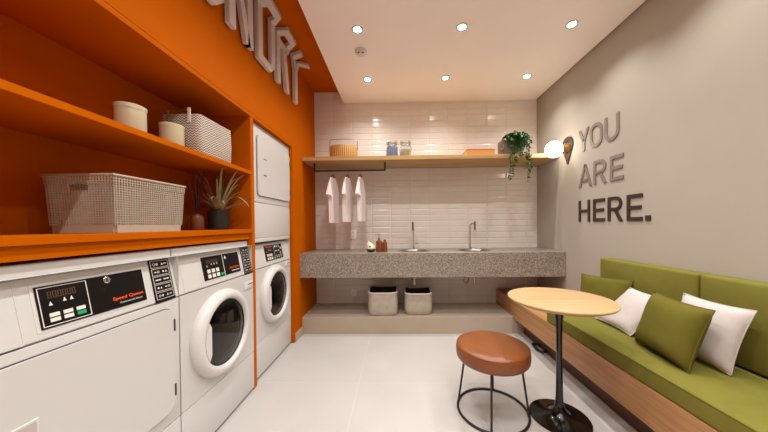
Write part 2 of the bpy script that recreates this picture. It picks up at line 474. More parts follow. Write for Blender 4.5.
def porthole_door(parent, cu, cz, R=0.245):
    k = R / 0.245
    d = obj('door', tidy(add_lathe(BM(), [(.244 * k, -.002), (.246 * k, .010), (.241 * k, .026), (.230 * k, .040), (.216 * k, .047), (.203 * k, .048), (.194 * k, .044), (.188 * k, .034), (.184 * k, .016), (.195 * k, -.002), (.244 * k, -.002)], axis_x(cu, cz), 72)), M['white2'], parent, 50)
    obj('gasket', add_lathe(BM(), [(.186 * k, .028), (.180 * k, .030), (.176 * k, .022), (.186 * k, .016)], axis_x(cu, cz), 64), M['rubber'], d, 50)
    obj('glass', tidy(add_lathe(BM(), [(.179 * k, .026), (.14 * k, .034), (.07 * k, .040), (0, .042), (0, .037), (.07 * k, .035), (.14 * k, .029), (.177 * k, .022), (.179 * k, .026)], axis_x(cu, cz), 64)), M['door_glass'], d, 60)
    # chord shaped grip on the opening side of the ring
    bm = BM(); r = .192 * k
    a0 = PI - .56; a1 = PI + .56
    pts = [(cu + r * math.cos(a0 + (a1 - a0) * q / 12), cz + r * math.sin(a0 + (a1 - a0) * q / 12)) for q in range(13)]
    pts += [(cu - .158 * k, cz - .096 * k), (cu - .147 * k, cz - .074 * k), (cu - .147 * k, cz + .074 * k), (cu - .158 * k, cz + .096 * k)]
    add_prism(bm, pts, lambda p: Vector((.036, p[0], p[1])), lambda p: Vector((.046, p[0], p[1])))
    obj('door_handle', bm, M['white2'], d)
    bm = BM()
    add_lathe(bm, [(.186 * k, -.003), (.20 * k, -.03), (.22 * k, -.05), (.22 * k, -.36), (.0, -.36)], axis_x(cu, cz), 48)
    dr = obj('drum', bm, M['darksteel'], parent, 40)
    for q in range(3):
        a = 2 * PI * q / 3 + .5
        bm = BM(); y, z = cu + .2 * k * math.cos(a), cz + .2 * k * math.sin(a)
        add_tube(bm, [(-.34, y, z), (-.07, y, z)], [.03, .022], 10); obj('drum_rib', bm, M['darksteel'], dr)
    return d

def washer(loc, label, cu=.318, cz=.567, strip=True, lower=True):
    t = thing('washing_machine', label, 'washing machine', loc)
    shell(t, .02, 1.05 if lower else 1.06); feet(t)
    bm = BM(); add_box(bm, -.02, 0, 0, W, .020, .281, .004, 2); obj('kick_panel', bm, M['white'], t)
    bm = BM(); disc_plate(bm, 0, W, .285, .853, cu, cz, .192, -.02, 0); obj('front_panel', bm, M['white'], t)
    control_panel(t); 
    porthole_door(t, cu, cz)
    return t

# middle washer
w2 = washer((-1.05, 1.256, 0), 'white front loading washer between the dryer and the orange upright', .300, .570)
top_cover(w2)
cc = console(w2, .175, .508, .034, .164, .345, True)
bm = BM(); slab(bm, .346, .350, .034, .164, .004, .0045); obj('console_divider', bm, M['print'], cc)
print_on_slant('Speed Queen', .400, .498, .064, .016, M['red_print'], cc, .012)
bm = BM(); slab(bm, .415, .495, .050, .054, .004, .0045); obj('printed_line', bm, M['print'], cc)
bm = BM(); icon(bm, .372, .145, .010, 2); obj('printed_symbol', bm, M['print'], cc)
instruction_strip(w2)
bm = BM(); frame(bm, .034, .150, .008, .182, .0015, -.001, .0014); obj('panel_outline', bm, M['white2'], w2)
bm = BM(); add_box(bm, -.004, .006, .535, .638, .752, .800, .003, 2); dd = obj('detergent_drawer', bm, M['white2'], w2)
bm = BM(); add_box(bm, .0055, .0072, .575, .632, .782, .787); obj('drawer_slot', bm, M['seam'], dd)

# left dryer
dr = thing('tumble_dryer', 'white commercial dryer with a large square door nearest the camera', 'dryer', (-1.05, 0.603, 0))
shell(dr, .02, 1.05); feet(dr)
bm = BM(); add_box(bm, -.02, 0, 0, W, .020, .281, .004, 2); obj('kick_panel', bm, M['white'], dr)
bm = BM(); add_box(bm, -.02, 0, 0, W, .285, .853, .003, 2); obj('front_panel', bm, M['white'], dr)
control_panel(dr); top_cover(dr)
cc = console(dr, .160, .490, .030, .159, .290, False)
print_on_slant('Speed Queen', .362, .478, .056, .016, M['red_print'], cc, .014)
print_on_slant('Commercial Dryer', .384, .473, .042, .009, M['print'], cc)
lk = BM(); add_lathe(lk, [(0, 0), (.012, 0), (.0125, .002), (.009, .004), (.009, .0025), (0, .0025)], Matrix.Translation(S(.354, .142, .0041)) @ Matrix.Rotation(PI / 2 - .19, 4, 'Y'), 24)
lo = obj('key_lock', lk, M['chrome'], cc)
bm = BM(); slab(bm, .3517, .3563, .135, .149, .0066, .0075); obj('key_slot', bm, M['seam'], lo)
instruction_strip(dr, .527, .627, .0018)
bm = BM(); frame(bm, .012, .120, .003, .186, .0015, -.001, .0014); obj('panel_outline', bm, M['white2'], dr)
def rrect(u0, u1, z0, z1, r, n=6):
    pts = []
    for cx, cz, a in ((u1 - r, z0 + r, -PI / 2), (u1 - r, z1 - r, 0), (u0 + r, z1 - r, PI / 2), (u0 + r, z0 + r, PI)):
        for q in range(n + 1): pts.append((cx + r * math.cos(a + PI / 2 * q / n), cz + r * math.sin(a + PI / 2 * q / n)))
    return pts
def plate(pts, n0, n1, bev=0.0, x=0):
    bm = BM(); fs = add_prism(bm, pts, lambda p: Vector((n0, p[0], p[1])), lambda p: Vector((n1, p[0], p[1])))
    if bev:
        es = [e for e in bm.edges if all(abs(v.co.x - n1) < 1e-6 for v in e.verts)]
        bmesh.ops.bevel(bm, geom=es, offset=bev, segments=2, affect='EDGES')
    return bm
d = obj('door', plate(rrect(.02, .609, .346, .818, .045), 0, .013, .004), M['white'], dr, 40)
obj('door_gap_shade', plate(rrect(.0172, .6115, .3435, .8215, .047), 0, .0025), M['seam'], d)  # dark plate behind the door, colours in the shadow of its gap
for z in (.735, .435):
    bm = BM(); add_box(bm, .002, .0155, .601, .6115, z - .028, z + .028, .002, 1); obj('hinge', bm, M['seam'], d)
bm = BM(); add_box(bm, .0125, .0165, .030, .136, .555, .648, .0015, 1); h = obj('door_handle', bm, M['white2'], d)
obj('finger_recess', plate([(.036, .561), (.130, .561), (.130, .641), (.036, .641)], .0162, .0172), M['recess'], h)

# stacked washer and dryer
W = 0.705
w3 = washer((-1.083, 1.953, 0), 'white washer and dryer tower stacked inside the orange frame', .352, .602, lower=False)
w3.name = 'stacked_washer_dryer'; w3['category'] = 'washer dryer'
cc = console(w3, .230, .555, .036, .169, .392, True)
bm = BM(); slab(bm, .393, .397, .036, .169, .004, .0045); obj('console_divider', bm, M['print'], cc)
bm = BM(); slab(bm, .25, .37, .152, .158, .004, .0045); obj('printed_line', bm, M['red_print'], cc)
for uu, ss, kk in ((.42, .15, 1), (.45, .15, 3), (.49, .15, 0), (.525, .13, 1), (.43, .11, 3), (.48, .11, 3), (.43, .06, 0), (.47, .06, 0), (.51, .06, 0), (.51, .09, 2)):
    bm = BM(); icon(bm, uu, ss, .011, kk); obj('pictogram', bm, M['print'], cc)
bm = BM(); add_box(bm, -.004, .005, .58, .69, .795, .840, .003, 2); dd = obj('detergent_drawer', bm, M['white2'], w3)
bm = BM(); add_box(bm, .0045, .0062, .62, .68, .822, .827); obj('drawer_slot', bm, M['seam'], dd)
bm = BM(); add_box(bm, -.64, -.008, 0, W, 1.092, 1.976, .006, 3); ub = obj('dryer_body', bm, M['white'], w3)
bm = BM(); add_box(bm, -.12, .002, 0.004, W - .004, 1.060, 1.094, .010, 3); obj('lint_ledge', bm, M['white'], w3)
bm = BM(); add_box(bm, -.02, 0, 0, W, 1.096, 1.372, .003, 2); obj('lower_front_panel', bm, M['white'], w3)
bm = BM(); add_box(bm, -.02, 0, 0, W, 1.376, 1.978, .005, 2); obj('upper_front_panel', bm, M['white'], w3)
d = obj('dryer_door', plate(rrect(.085, .690, 1.430, 1.895, .03), 0, .012, .004), M['white'], w3, 40)
obj('door_gap_shade', plate(rrect(.082, .693, 1.427, 1.898, .032), 0, .0025), M['seam'], d)  # shadow line of the upper door gap, drawn as a dark plate
for z in (1.80, 1.52):
    bm = BM(); add_box(bm, .002, .0145, .684, .6935, z - .028, z + .028, .002, 1); obj('hinge', bm, M['seam'], d)
for z in (1.60, 1.73):
    bm = BM(); add_box(bm, .0115, .0145, .175, .220, z - .004, z + .004, .0012, 1); obj('handle_groove', bm, M['steel'], d)

# ------------------------------------------------------------------ lettering
def arc_strip(cx, cy, rx, ry, w, a0, a1, n=10):
    out = []
    for k in range(n):
        b0, b1 = a0 + (a1 - a0) * k / n, a0 + (a1 - a0) * (k + 1) / n
        out.append([(cx + (rx - w) * math.cos(b0), cy + (ry - w) * math.sin(b0)), (cx + rx * math.cos(b0), cy + ry * math.sin(b0)),
                    (cx + rx * math.cos(b1), cy + ry * math.sin(b1)), (cx + (rx - w) * math.cos(b1), cy + (ry - w) * math.sin(b1))])
    return out
def rect(x0, x1, y0, y1): return [(x0, y0), (x1, y0), (x1, y1), (x0, y1)]
def glyph(ch, w, h, s):
    if ch == 'H': return [rect(0, s, 0, h), rect(w - s, w, 0, h), rect(s, w - s, h * .5 - s * .5, h * .5 + s * .5)]
    if ch == 'E': return [rect(0, s, 0, h), rect(s, w, 0, s * 1.05), rect(s, w, h - s * 1.05, h), rect(s, w * .93, h * .5 - s * .5, h * .5 + s * .5)]
    if ch == '.': return [rect(0, w, 0, h)]
    if ch == 'O':
        r = w / 2; return arc_strip(r, h - r, r, r, s, 0, PI, 14) + arc_strip(r, r, r, r, s, PI, 2 * PI, 14) + [rect(0, s, r, h - r), rect(w - s, w, r, h - r)]
    if ch == 'U':
        r = w / 2; return arc_strip(r, r, r, r, s, PI, 2 * PI, 14) + [rect(0, s, r, h), rect(w - s, w, r, h)]
    if ch == 'R':
        r = h * .285; cx = w * .96 - r
        return [rect(0, s, 0, h), rect(s, cx, h - s * .9, h), rect(s, cx, h - 2 * r, h - 2 * r + s * .9)] + arc_strip(cx, h - r, r, r, s * .95, -PI / 2, PI / 2, 12) + \
               [[(w * .42, h - 2 * r + s * .2), (w * .42 + s * 1.15, h - 2 * r + s * .2), (w, 0), (w - s * 1.2, 0)]]
    if ch == 'A':
        t = s * .62
        return [[(0, 0), (s * 1.08, 0), (w / 2 + t * .75, h), (w / 2 - t * .75, h)], [(w - s * 1.08, 0), (w, 0), (w / 2 + t * .75, h), (w / 2 - t * .75, h)], rect(w * .24, w * .76, h * .23, h * .23 + s * .85)]
    if ch == 'Y':
        m = h * .45; return [rect(w / 2 - s / 2, w / 2 + s / 2, 0, m), [(w / 2 - s / 2, m - s * .1), (w / 2 + s * .5, m + s * .1), (s * 1.1, h), (0, h)], [(w / 2 - s * .5, m + s * .1), (w / 2 + s / 2, m - s * .1), (w, h), (w - s * 1.1, h)]]

def wall_letter(ch, yl, yr, z0, z1, mat, label, word):
    bm = BM(); w, h = yl - yr, z1 - z0
    for poly in glyph(ch, w, h, .0275):
        add_prism(bm, poly, lambda p: Vector((XR - .0005, yl - p[0], z0 + p[1])), lambda p: Vector((XR - .008, yl - p[0], z0 + p[1])))
    o = obj('wall_letter', bm, mat, smooth=30); tag(o, label, 'letter', 'letters of the phrase on the plain wall'); return o
G_, D_ = M['letter_grey'], M['letter_dark']
wall_letter('Y', 2.637, 2.495, 1.872, 2.078, G_, 'taupe raised letter Y opening the top line beside the globe lamp', 'YOU')
wall_letter('O', 2.484, 2.336, 1.868, 2.080, G_, 'taupe raised letter O in the middle of the top line YOU', 'YOU')
wall_letter('U', 2.313, 2.163, 1.868, 2.076, G_, 'taupe raised letter U ending the top line YOU', 'YOU')
wall_letter('A', 2.636, 2.462, 1.534, 1.742, G_, 'taupe raised letter A opening the middle line ARE', 'ARE')
wall_letter('R', 2.440, 2.290, 1.534, 1.742, G_, 'taupe raised letter R between A and E of the middle line', 'ARE')
wall_letter('E', 2.254, 2.122, 1.534, 1.738, G_, 'taupe raised letter E ending the middle line ARE', 'ARE')
wall_letter('H', 2.637, 2.487, 1.202, 1.404, D_, 'dark brown raised letter H opening the bottom line HERE', 'HERE')
wall_letter('E', 2.446, 2.312, 1.202, 1.402, D_, 'dark brown raised letter E between H and R of HERE', 'HERE')
wall_letter('R', 2.279, 2.130, 1.202, 1.402, D_, 'dark brown raised letter R of the bottom line HERE', 'HERE')
wall_letter('E', 2.092, 1.961, 1.202, 1.402, D_, 'dark brown raised letter E just before the full stop', 'HERE')
wall_letter('.', 1.938, 1.900, 1.202, 1.240, D_, 'dark brown square full stop after the word HERE', 'HERE')

FOLD = 0.43; SZ0 = 2.44
def fold_letter(polys, y0, label):
    bm = BM(); T0, T1 = .012, .042
    for poly in polys:
        add_prism(bm, poly, lambda p: Vector((0, p[0], p[1])), lambda p: Vector((1, p[0], p[1])))
    bmesh.ops.bisect_plane(bm, geom=bm.verts[:] + bm.edges[:] + bm.faces[:], plane_co=(0, 0, FOLD), plane_no=(0, 0, 1))
    for v in bm.verts:
        n = T0 if v.co.x < .5 else T1; s = v.co.z
        if abs(s - FOLD) < 1e-4: v.co = Vector((XW + n, y0 + v.co.y, ZO - n))
        elif s < FOLD: v.co = Vector((XW + n, y0 + v.co.y, SZ0 + s))
        else: v.co = Vector((XW + T1 + (s - FOLD), y0 + v.co.y, ZO - n))
    o = obj('folded_letter', bm, M['letter_silver'], smooth=30); tag(o, label, 'letter', 'silver letters folded from orange wall onto ceiling'); return o
LH = FOLD + .095; st = .066; w = .272; c = .075; cx_ = .045
def ring_u(w, open_top=False):   # chamfered U
    return [rect(0, st, c, LH), rect(w - st, w, c, LH), rect(c, w - c, 0, .055),
            [(0, c), (c, 0), (c, .055), (st, c + .005)], [(w, c), (w - st, c + .005), (w - c, .055), (w - c, 0)]]
fold_letter(ring_u(w), 1.30, 'silver folded letter U, nearest to the camera of the ceiling lettering')
fold_letter([rect(0, st, 0, LH), rect(w - st, w, 0, LH), [(st * .5, LH), (st * 1.35, LH), (w - st * .5, 0), (w - st * 1.35, 0)]], 1.62, 'silver folded letter N between U and D by the ceiling')
Rr = .16
fold_letter([rect(0, st, 0, LH), rect(st, w - c, 0, .055), rect(st, w - .09, LH - .055, LH), rect(w - st, w, c, LH - .10),
             [(w - c, 0), (w, c), (w - st, c + .005), (w - c, .055)], [(w - .09, LH), (w - .09, LH - .055), (w - st, LH - .105), (w, LH - .10)]], 1.962, 'silver folded letter D in the middle of the ceiling lettering')
bl = FOLD - .085
fold_letter([rect(0, st, 0, LH), rect(st, w - .09, LH - .055, LH), [(w - .09, LH), (w - .09, LH - .055), (w - st, LH - .105), (w, LH - .10)],
             rect(w - st, w, bl + .06, LH - .10), [(w, bl + .06), (w - st, bl + .06), (w - st - .03, bl + .05), (w - .05, bl)], rect(st, w - st - .03, bl, bl + .05),
             [(w * .45, bl + .01), (w * .45 + st, bl + .01), (w * .94, 0), (w * .94 - st, 0)]], 2.272, 'silver folded letter R between D and Y by the ceiling')
m_ = FOLD - .10
fold_letter([rect(w / 2 - st / 2, w / 2 + st / 2, 0, m_), [(w / 2 - st / 2, m_), (w / 2 + st * .3, m_), (st, LH), (0, LH)], [(w / 2 - st * .3, m_), (w / 2 + st / 2, m_), (w, LH), (w - st, LH)]], 2.568, 'silver folded letter Y, the last one toward the tiled wall')

# ------------------------------------------------------------------ back wall: shelf, counter and what they carry
ZS = 1.956
bm = BM(); add_box(bm, XW + .001, XR - .001, 2.952, YB - .006, 1.911, ZS, 0.002, 1)
tag(obj('wall_shelf', bm, M['shelf_wood']), 'long oak shelf running the width of the white tiled wall', 'shelf')

# counter with two oval cut-outs
SINKS = (0.190, 0.885); SY = 3.10; SA, SBb = 0.165, 0.125
CT = thing('wall_mounted_counter', 'speckled grey stone counter with deep front on the tiled wall', 'counter', (0, 0, 0))
bm = BM()
def plate_hole(x0, x1, y0, y1, cx, cy, a, b, z0, z1, seg=48):
    ang = sorted(set([round(2 * PI * k / seg, 6) for k in range(seg)] + [round(math.atan2(y - cy, x - cx) % (2 * PI), 6) for x in (x0, x1) for y in (y0, y1)]))
    def rp(t):
        dx, dy = math.cos(t), math.sin(t); m = 1e9
        if dx > 1e-9: m = min(m, (x1 - cx) / dx)
        if dx < -1e-9: m = min(m, (x0 - cx) / dx)
        if dy > 1e-9: m = min(m, (y1 - cy) / dy)
        if dy < -1e-9: m = min(m, (y0 - cy) / dy)
        return cx + dx * m, cy + dy * m
    L = [([bm.verts.new((*rp(t), z)) for t in ang], [bm.verts.new((cx + a * math.cos(t), cy + b * math.sin(t), z)) for t in ang]) for z in (z0, z1)]
    n = len(ang)
    for k in range(n):
        j = (k + 1) % n
        for o_, i_ in L: bm.faces.new((o_[k], o_[j], i_[j], i_[k]))
        bm.faces.new((L[0][0][k], L[0][0][j], L[1][0][j], L[1][0][k])); bm.faces.new((L[0][1][k], L[0][1][j], L[1][1][j], L[1][1][k]))
xm = 0.54
plate_hole(XW + .001, xm, 2.84, YB - .006, SINKS[0], SY, SA, SBb, .845, .885)
plate_hole(xm, XR - .001, 2.84, YB - .006, SINKS[1], SY, SA, SBb, .845, .885)
obj('counter_top', tidy(bm, 1e-5), M['granite'], CT)
bm = BM(); add_box(bm, XW + .001, XR - .001, 2.84, 2.88, .626, .845); obj('front_apron', bm, M['granite'], CT)

def basin(cx, label):
    t = thing('sink', label, 'sink', (cx, SY, .885))
    sc = Matrix.Diagonal((1, SBb / SA, 1, 1))
    bm = BM(); add_lathe(bm, [(SA - .004, -.03), (SA - .004, .001), (SA + .020, .001), (SA + .022, .004), (SA - .002, .006), (SA - .008, .001), (SA - .014, -.05), (SA - .04, -.12), (.03, -.14), (.0, -.14)], sc, 56)
    obj('bowl', bm, M['steel'], t, 50)
    bm = BM(); add_lathe(bm, [(.028, -.139), (.02, -.136), (0, -.137)], None, 20); obj('drain', bm, M['chrome'], t)
    bm = BM(); add_tube(bm, [(.005, 0, -.141), (.005, 0, -.30), (.005, -.01, -.395)], .020, 14); obj('waste_pipe', bm, M['chrome'], t)
    if cx > .5: bm = BM(); add_tube(bm, [(-.05, 0.02, -.27), (-.055, 0.02, -.34), (-.075, .02, -.39), (-.105, .02, -.385), (-.115, .02, -.345), (-.085, .02, -.30), (-.08, .02, -.26)], .008, 8)
    else: bm = BM(); add_tube(bm, [(-.045, 0.03, -.27), (-.06, .03, -.32), (-.035, .03, -.36), (-.07, .03, -.40)], .007, 8)
    obj('water_hose', bm, M['steel'], t)
basin(SINKS[0], 'round steel sink set in the counter beside the brown bottles')
basin(SINKS[1], 'round steel sink set in the counter nearer to the lettered wall')

def faucet(x, y, rz, label):
    t = thing('faucet', label, 'faucet', (x, y, .885), rz)
    bm = BM(); add_lathe(bm, [(0, 0), (.024, 0), (.024, .006), (.012, .012), (.011, .03), (0, .03)], None, 20); obj('base', bm, M['chrome'], t)
    bm = BM(); add_tube(bm, [(0, 0, .0), (0, 0, .285), (.006, 0, .30), (.02, 0, .308), (.055, 0, .308)], .0085, 12); obj('spout', bm, M['chrome'], t)
    bm = BM(); add_tube(bm, [(.058, 0, .23), (.058, 0, .335)], .0125, 14); obj('nozzle', bm, M['steel'], t)
    bm = BM(); add_tube(bm, [(0, 0.01, .06), (0, .05, .075)], .004, 8); obj('lever', bm, M['chrome'], t)
faucet(.200, 3.315, -1.75, 'slim chrome tap whose spout faces the room, near the brown bottles')
faucet(.900, 3.315, -.25, 'slim chrome tap with its spout turned sideways, nearer to the lettered wall')

# outlets
def outlet(cx, z, label, holes=2, h=.12, w=.075):
    t = thing('wall_outlet', label, 'outlet', (cx, YB - .0052, z))
    bm = BM(); add_box(bm, -w / 2, w / 2, -.008, 0, -h / 2, h / 2, .003, 2); obj('cover_plate', bm, M['outlet'], t)
    for k in range(holes):
        zz = (k - (holes - 1) / 2) * .052
        bm = BM(); add_box(bm, -.02, .02, -.0095, -.0078, zz - .018, zz + .018, .001, 1); p = obj('socket', bm, M['outlet'], t)
        bm = BM()
        for dx in (-.008, 0, .008): add_box(bm, dx - .002, dx + .002, -.0101, -.0094, zz - .003, zz + .003)
        obj('pin_hole', bm, M['seam'], p)
outlet(-.567, 1.07, 'white double outlet on the tiles above the counter')
outlet(-.568, .318, 'white outlet plate low on the tiles beside the fabric bins', 1, .09, .085)

# hanging rail
rail = thing('hanging_rail', 'black square hanging rail under the oak shelf', 'rail', (0, 3.08, 0))
ra = 1.822
bm = BM(); add_box(bm, -.965, -.128, -.008, .008, ra - .009, ra + .009, .001, 1); obj('bar', bm, M['blackmetal'], rail)
for x in (-.956, -.137):
    bm = BM(); add_box(bm, x - .009, x + .009, -.008, .008, ra + .008, 1.911, .001, 1); obj('bracket', bm, M['blackmetal'], rail)

def shirt(x, rz, k, label, hl):
    t = thing('hanging_baby_shirt', label, 'shirt', (x, 3.08, ra + .009), rz, 'little white shirts on the black rail')
    top = -.088
    pts = [(-.04, top), (-.07, top - .014), (-.105, top - .07), (-.150, top - .205), (-.098, top - .225), (-.080, top - .15), (-.082, top - .30), (-.090, top - .515),
           (.090, top - .515), (.082, top - .30), (.080, top - .15), (.098, top - .225), (.150, top - .205), (.105, top - .07), (.07, top - .014), (.04, top), (.025, top - .028), (-.025, top - .028)]
    bm = BM()
    tri = []
    # front and back sheets joined to one closed garment; fuller at the chest, folds toward the hem
    nx = 13
    add_prism(bm, [(p[0], p[1] * k + top * (1 - k)) for p in pts], lambda p: Vector((-.019, p[0], p[1])), lambda p: Vector((.019, p[0], p[1])))
    bmesh.ops.triangulate(bm, faces=bm.faces[:])
    bmesh.ops.subdivide_edges(bm, edges=[e for e in bm.edges if e.calc_length() > .09], cuts=2, use_grid_fill=True)
    bmesh.ops.triangulate(bm, faces=bm.faces[:])
    for v in bm.verts:
        d = (top - v.co.z)
        prof = .45 + .75 * min(1, d / .25)
        v.co.x = v.co.x * prof + .010 * math.sin(v.co.y * 34 + x * 20) * min(1, d / .3)
    body = obj('shirt_body', bm, M['shirt'], t, 70)
    bm = BM(); add_tube(bm, [(0, .04, top + .002), (0, .025, top - .026), (0, -.025, top - .026), (0, -.04, top + .002)], .006, 8); obj('neck_band', bm, M['shirt'], t)
    return t
def hanger(x, rz, label):
    t = thing('clothes_hanger', label, 'hanger', (x, 3.08, ra + .009), rz, 'brown hangers on the black rail')
    bm = BM(); pts = [(0, .012 * math.sin(a), .0025 + .012 * math.cos(a) - .011 + .011) for a in [PI * .62 - q * PI * 1.5 / 12 for q in range(13)]]
    pts = [(0, .0125 * math.cos(a), -.0095 + .0125 * math.sin(a)) for a in [-.5 + q * (PI + .6) / 12 for q in range(13)]]
    pts += [(0, -.006, -.030), (0, 0, -.066)]
    add_tube(bm, pts, .0022, 8); obj('hook', bm, M['steel'], t)
    bm = BM(); add_tube(bm, [(0, -.047, -.0835), (0, -.022, -.068), (0, 0, -.060), (0, .022, -.068), (0, .047, -.0835)], [.009, .011, .013, .011, .009], 8); obj('yoke', bm, M['hanger_wood'], t)
for x, rz, k, l1, l2 in ((-.742, -.14, 1.02, 'small white shirt hung closest to the orange wall', 'brown hanger of the shirt closest to the orange wall'),
                     (-.570, -.16, 1.0, 'small white shirt hung in the middle of the rail', 'brown hanger of the middle shirt'),
                     (-.420, -.13, .99, 'small white shirt hung farthest from the orange wall', 'brown hanger of the shirt farthest from the orange wall')):
    shirt(x, rz, k, l1, 0); hanger(x, rz, l2)

# things on the oak shelf
t = thing('wooden_bucket', 'striped wooden bucket with thin wire handle on the oak shelf', 'bucket', (-.63, 3.16, ZS))
bm = BM(); add_lathe(bm, [(0, 0), (.156, 0), (.163, .01), (.164, .148), (.156, .150), (.150, .012), (0, .012)], None, 40); obj('tub', bm, M['bucket_wood'], t, 40)
bm = BM(); add_tube(bm, [(.166, 0, .12), (.164, 0, .235), (.15, 0, .252), (0, 0, .258), (-.15, 0, .252), (-.164, 0, .235), (-.166, 0, .12)], .004, 8); obj('handle', bm, M['steel'], t)

def jar(x, fill, label, lv):
    t = thing('glass_jar', label, 'jar', (x, 3.15, ZS), 0, 'clip-top jars on the oak shelf')
    bm = BM(); add_lathe(bm, [(0, 0), (.066, 0), (.071, .01), (.071, .13), (.064, .155), (.050, .172), (.050, .19), (.046, .19), (.046, .171), (.060, .152), (.067, .13), (.067, .012), (.062, .004), (0, .004)], None, 36); obj('glass_body', tidy(bm), M['jar_glass'], t, 50)
    bm = BM(); add_lathe(bm, [(0, .006), (.061, .006), (.0655, .014), (.0655, min(lv, .13)), (.058, lv + .012), (0, lv + .016)], None, 30); obj('contents', tidy(bm), M[fill], t, 50)
    bm = BM(); add_lathe(bm, [(0, .192), (.052, .192), (.052, .204), (.03, .212), (0, .213)], None, 30); ld = obj('lid', bm, M['jar_glass'], t, 50)
    bm = BM()
    for s in (-1, 1): add_tube(bm, [(s * .052, 0, .178), (s * .062, 0, .19), (s * .056, 0, .222), (s * .035, 0, .226), (s * .03, 0, .208)], .004, 8)
    add_tube(bm, [(.053 * math.cos(a), .053 * math.sin(a), .18) for a in [2 * PI * q / 24 for q in range(24)]], .003, 6, closed=True)
    obj('wire_clip', bm, M['steel'], t)
jar(-.054, 'blue', 'clip-top glass jar filled with blue powder on the oak shelf', .135)
jar(.106, 'jar_fill', 'clear clip-top glass jar with pale contents beside the blue one', .105)

t = thing('wooden_tray', 'shallow orange-toned wooden tray on the oak shelf', 'tray', (.945, 3.14, ZS))
bm = BM()
def rim(x0, x1, y0, y1, h, w):
    add_box(bm, x0, x1, y0, y1, 0, .01); add_box(bm, x0, x1, y0, y0 + w, .01, h); add_box(bm, x0, x1, y1 - w, y1, .01, h)
    add_box(bm, x0, x0 + w, y0 + w, y1 - w, .01, h); add_box(bm, x1 - w, x1, y0 + w, y1 - w, .01, h)
rim(-.155, .155, -.13, .13, .070, .011); obj('tray_body', bm, M['board_wood'], t)
bm = BM(); add_box(bm, -.157, .157, -.132, -.117, .070, .075, .001, 1); add_box(bm, -.157, .157, .117, .132, .070, .075, .001, 1); add_box(bm, -.157, -.144, -.117, .117, .070, .075); add_box(bm, .144, .157, -.117, .117, .070, .075)
obj('rim', bm, M['bench_wood'], t)

# trailing plant
t = thing('trailing_plant', 'bushy green plant trailing over the oak shelf from a taupe pot', 'plant', (1.315, 3.10, ZS))
bm = BM(); add_box(bm, -.118, .112, -.075, .095, 0, .195, .02, 3)
bmesh.ops.delete(bm, geom=[f for f in bm.faces if f.calc_center_median().z > .194], context='FACES')
obj('pot', bm, M['taupe_pot'], t, 50)
bm = BM(); add_box(bm, -.112, .106, -.07, .09, .15, .18); obj('soil', bm, M['soil'], t)
def leaf(bm, p, dirv, L, w):
    d = Vector(dirv).normalized(); sd = d.cross(Vector((0, 0, 1)) + Vector((random.uniform(-.5, .5), random.uniform(-.5, .5), 0)))
    if sd.length < .01: sd = Vector((1, 0, 0))
    sd.normalize(); up = sd.cross(d)
    a = bm.verts.new(p); b = bm.verts.new(p + d * L * .45 + sd * w + up * w * .3); c_ = bm.verts.new(p + d * L); e = bm.verts.new(p + d * L * .45 - sd * w + up * w * .3); m = bm.verts.new(p + d * L * .5)
    bm.faces.new((a, b, m)); bm.faces.new((b, c_, m)); bm.faces.new((c_, e, m)); bm.faces.new((e, a, m))
bm = BM(); stems = BM()
def strand(pts, n, rr=.022):
    add_tube(stems, pts, .002, 5)
    for q in range(n):
        f = q / (n - 1) * (len(pts) - 1.001); i = int(f); p = Vector(pts[i]).lerp(Vector(pts[i + 1]), f - i)
        p = p + Vector((random.uniform(-rr, rr), random.uniform(-rr, rr), random.uniform(-.012, .012)))
        leaf(bm, p, (random.uniform(-1, 1), random.uniform(-1.2, .4), random.uniform(-1, .2)), random.uniform(.030, .050), random.uniform(.012, .018))
for q in range(30):
    a = random.uniform(0, 2 * PI); r1 = random.uniform(.05, .15); h = random.uniform(.20, .262)
    ex = (.012 + r1 * math.cos(a) * .9, -.055 + r1 * math.sin(a) * .75)
    drop = random.uniform(.02, .14)
    strand([(.03 * math.cos(a) + .01, .03 * math.sin(a), .18), (ex[0] * .6, ex[1] * .6, h), (ex[0], ex[1], h - .03), (ex[0] * 1.1, ex[1] * 1.08, h - .06 - drop)], 44, .026)
for (x, zz, n) in ((-.075, -.29, 60), (-.055, -.20, 44), (-.035, -.12, 30), (.105, -.29, 54), (.12, -.17, 40), (.09, -.05, 30), (.03, -.03, 26)):
    strand([(x * .6, -.05, .2), (x, -.155, .20), (x * 1.05, -.178, .10), (x * 1.05, -.178, zz * .5), (x * 1.05 + random.uniform(-.012, .012), -.178, zz)], n, .017)
obj('foliage', bm, M['leaf'], t, None); obj('stems', stems, M['leaf'], t)

# things on the counter
t = thing('amber_soap_bottle', 'brown pump bottle on the counter, taller of the pair', 'bottle', (-.208, 3.0, .885))
bm = BM(); add_lathe(bm, [(0, 0), (.034, 0), (.036, .006), (.036, .106), (.030, .124), (.014, .132), (.013, .140), (0, .140)], None, 28); obj('bottle_body', bm, M['amber'], t, 40)
bm = BM(); add_lathe(bm, [(.015, .134), (.015, .152), (.006, .156), (.0045, .200), (0, .200)], None, 16); add_tube(bm, [(.014, 0, .204), (-.004, 0, .206), (-.034, -.008, .200), (-.040, -.009, .192)], .005, 8); obj('pump', bm, M['steel'], t)
t = thing('amber_soap_bottle', 'brown capped bottle beside the pump bottle, shorter of the pair', 'bottle', (-.143, 3.0, .885))
bm = BM(); add_lathe(bm, [(0, 0), (.026, 0), (.028, .006), (.028, .10), (.024, .114), (.013, .12), (0, .12)], None, 28); obj('bottle_body', bm, M['amber'], t, 40)
bm = BM(); add_lathe(bm, [(.015, .118), (.015, .140), (0, .141)], None, 16); obj('cap', bm, M['terracotta'], t)

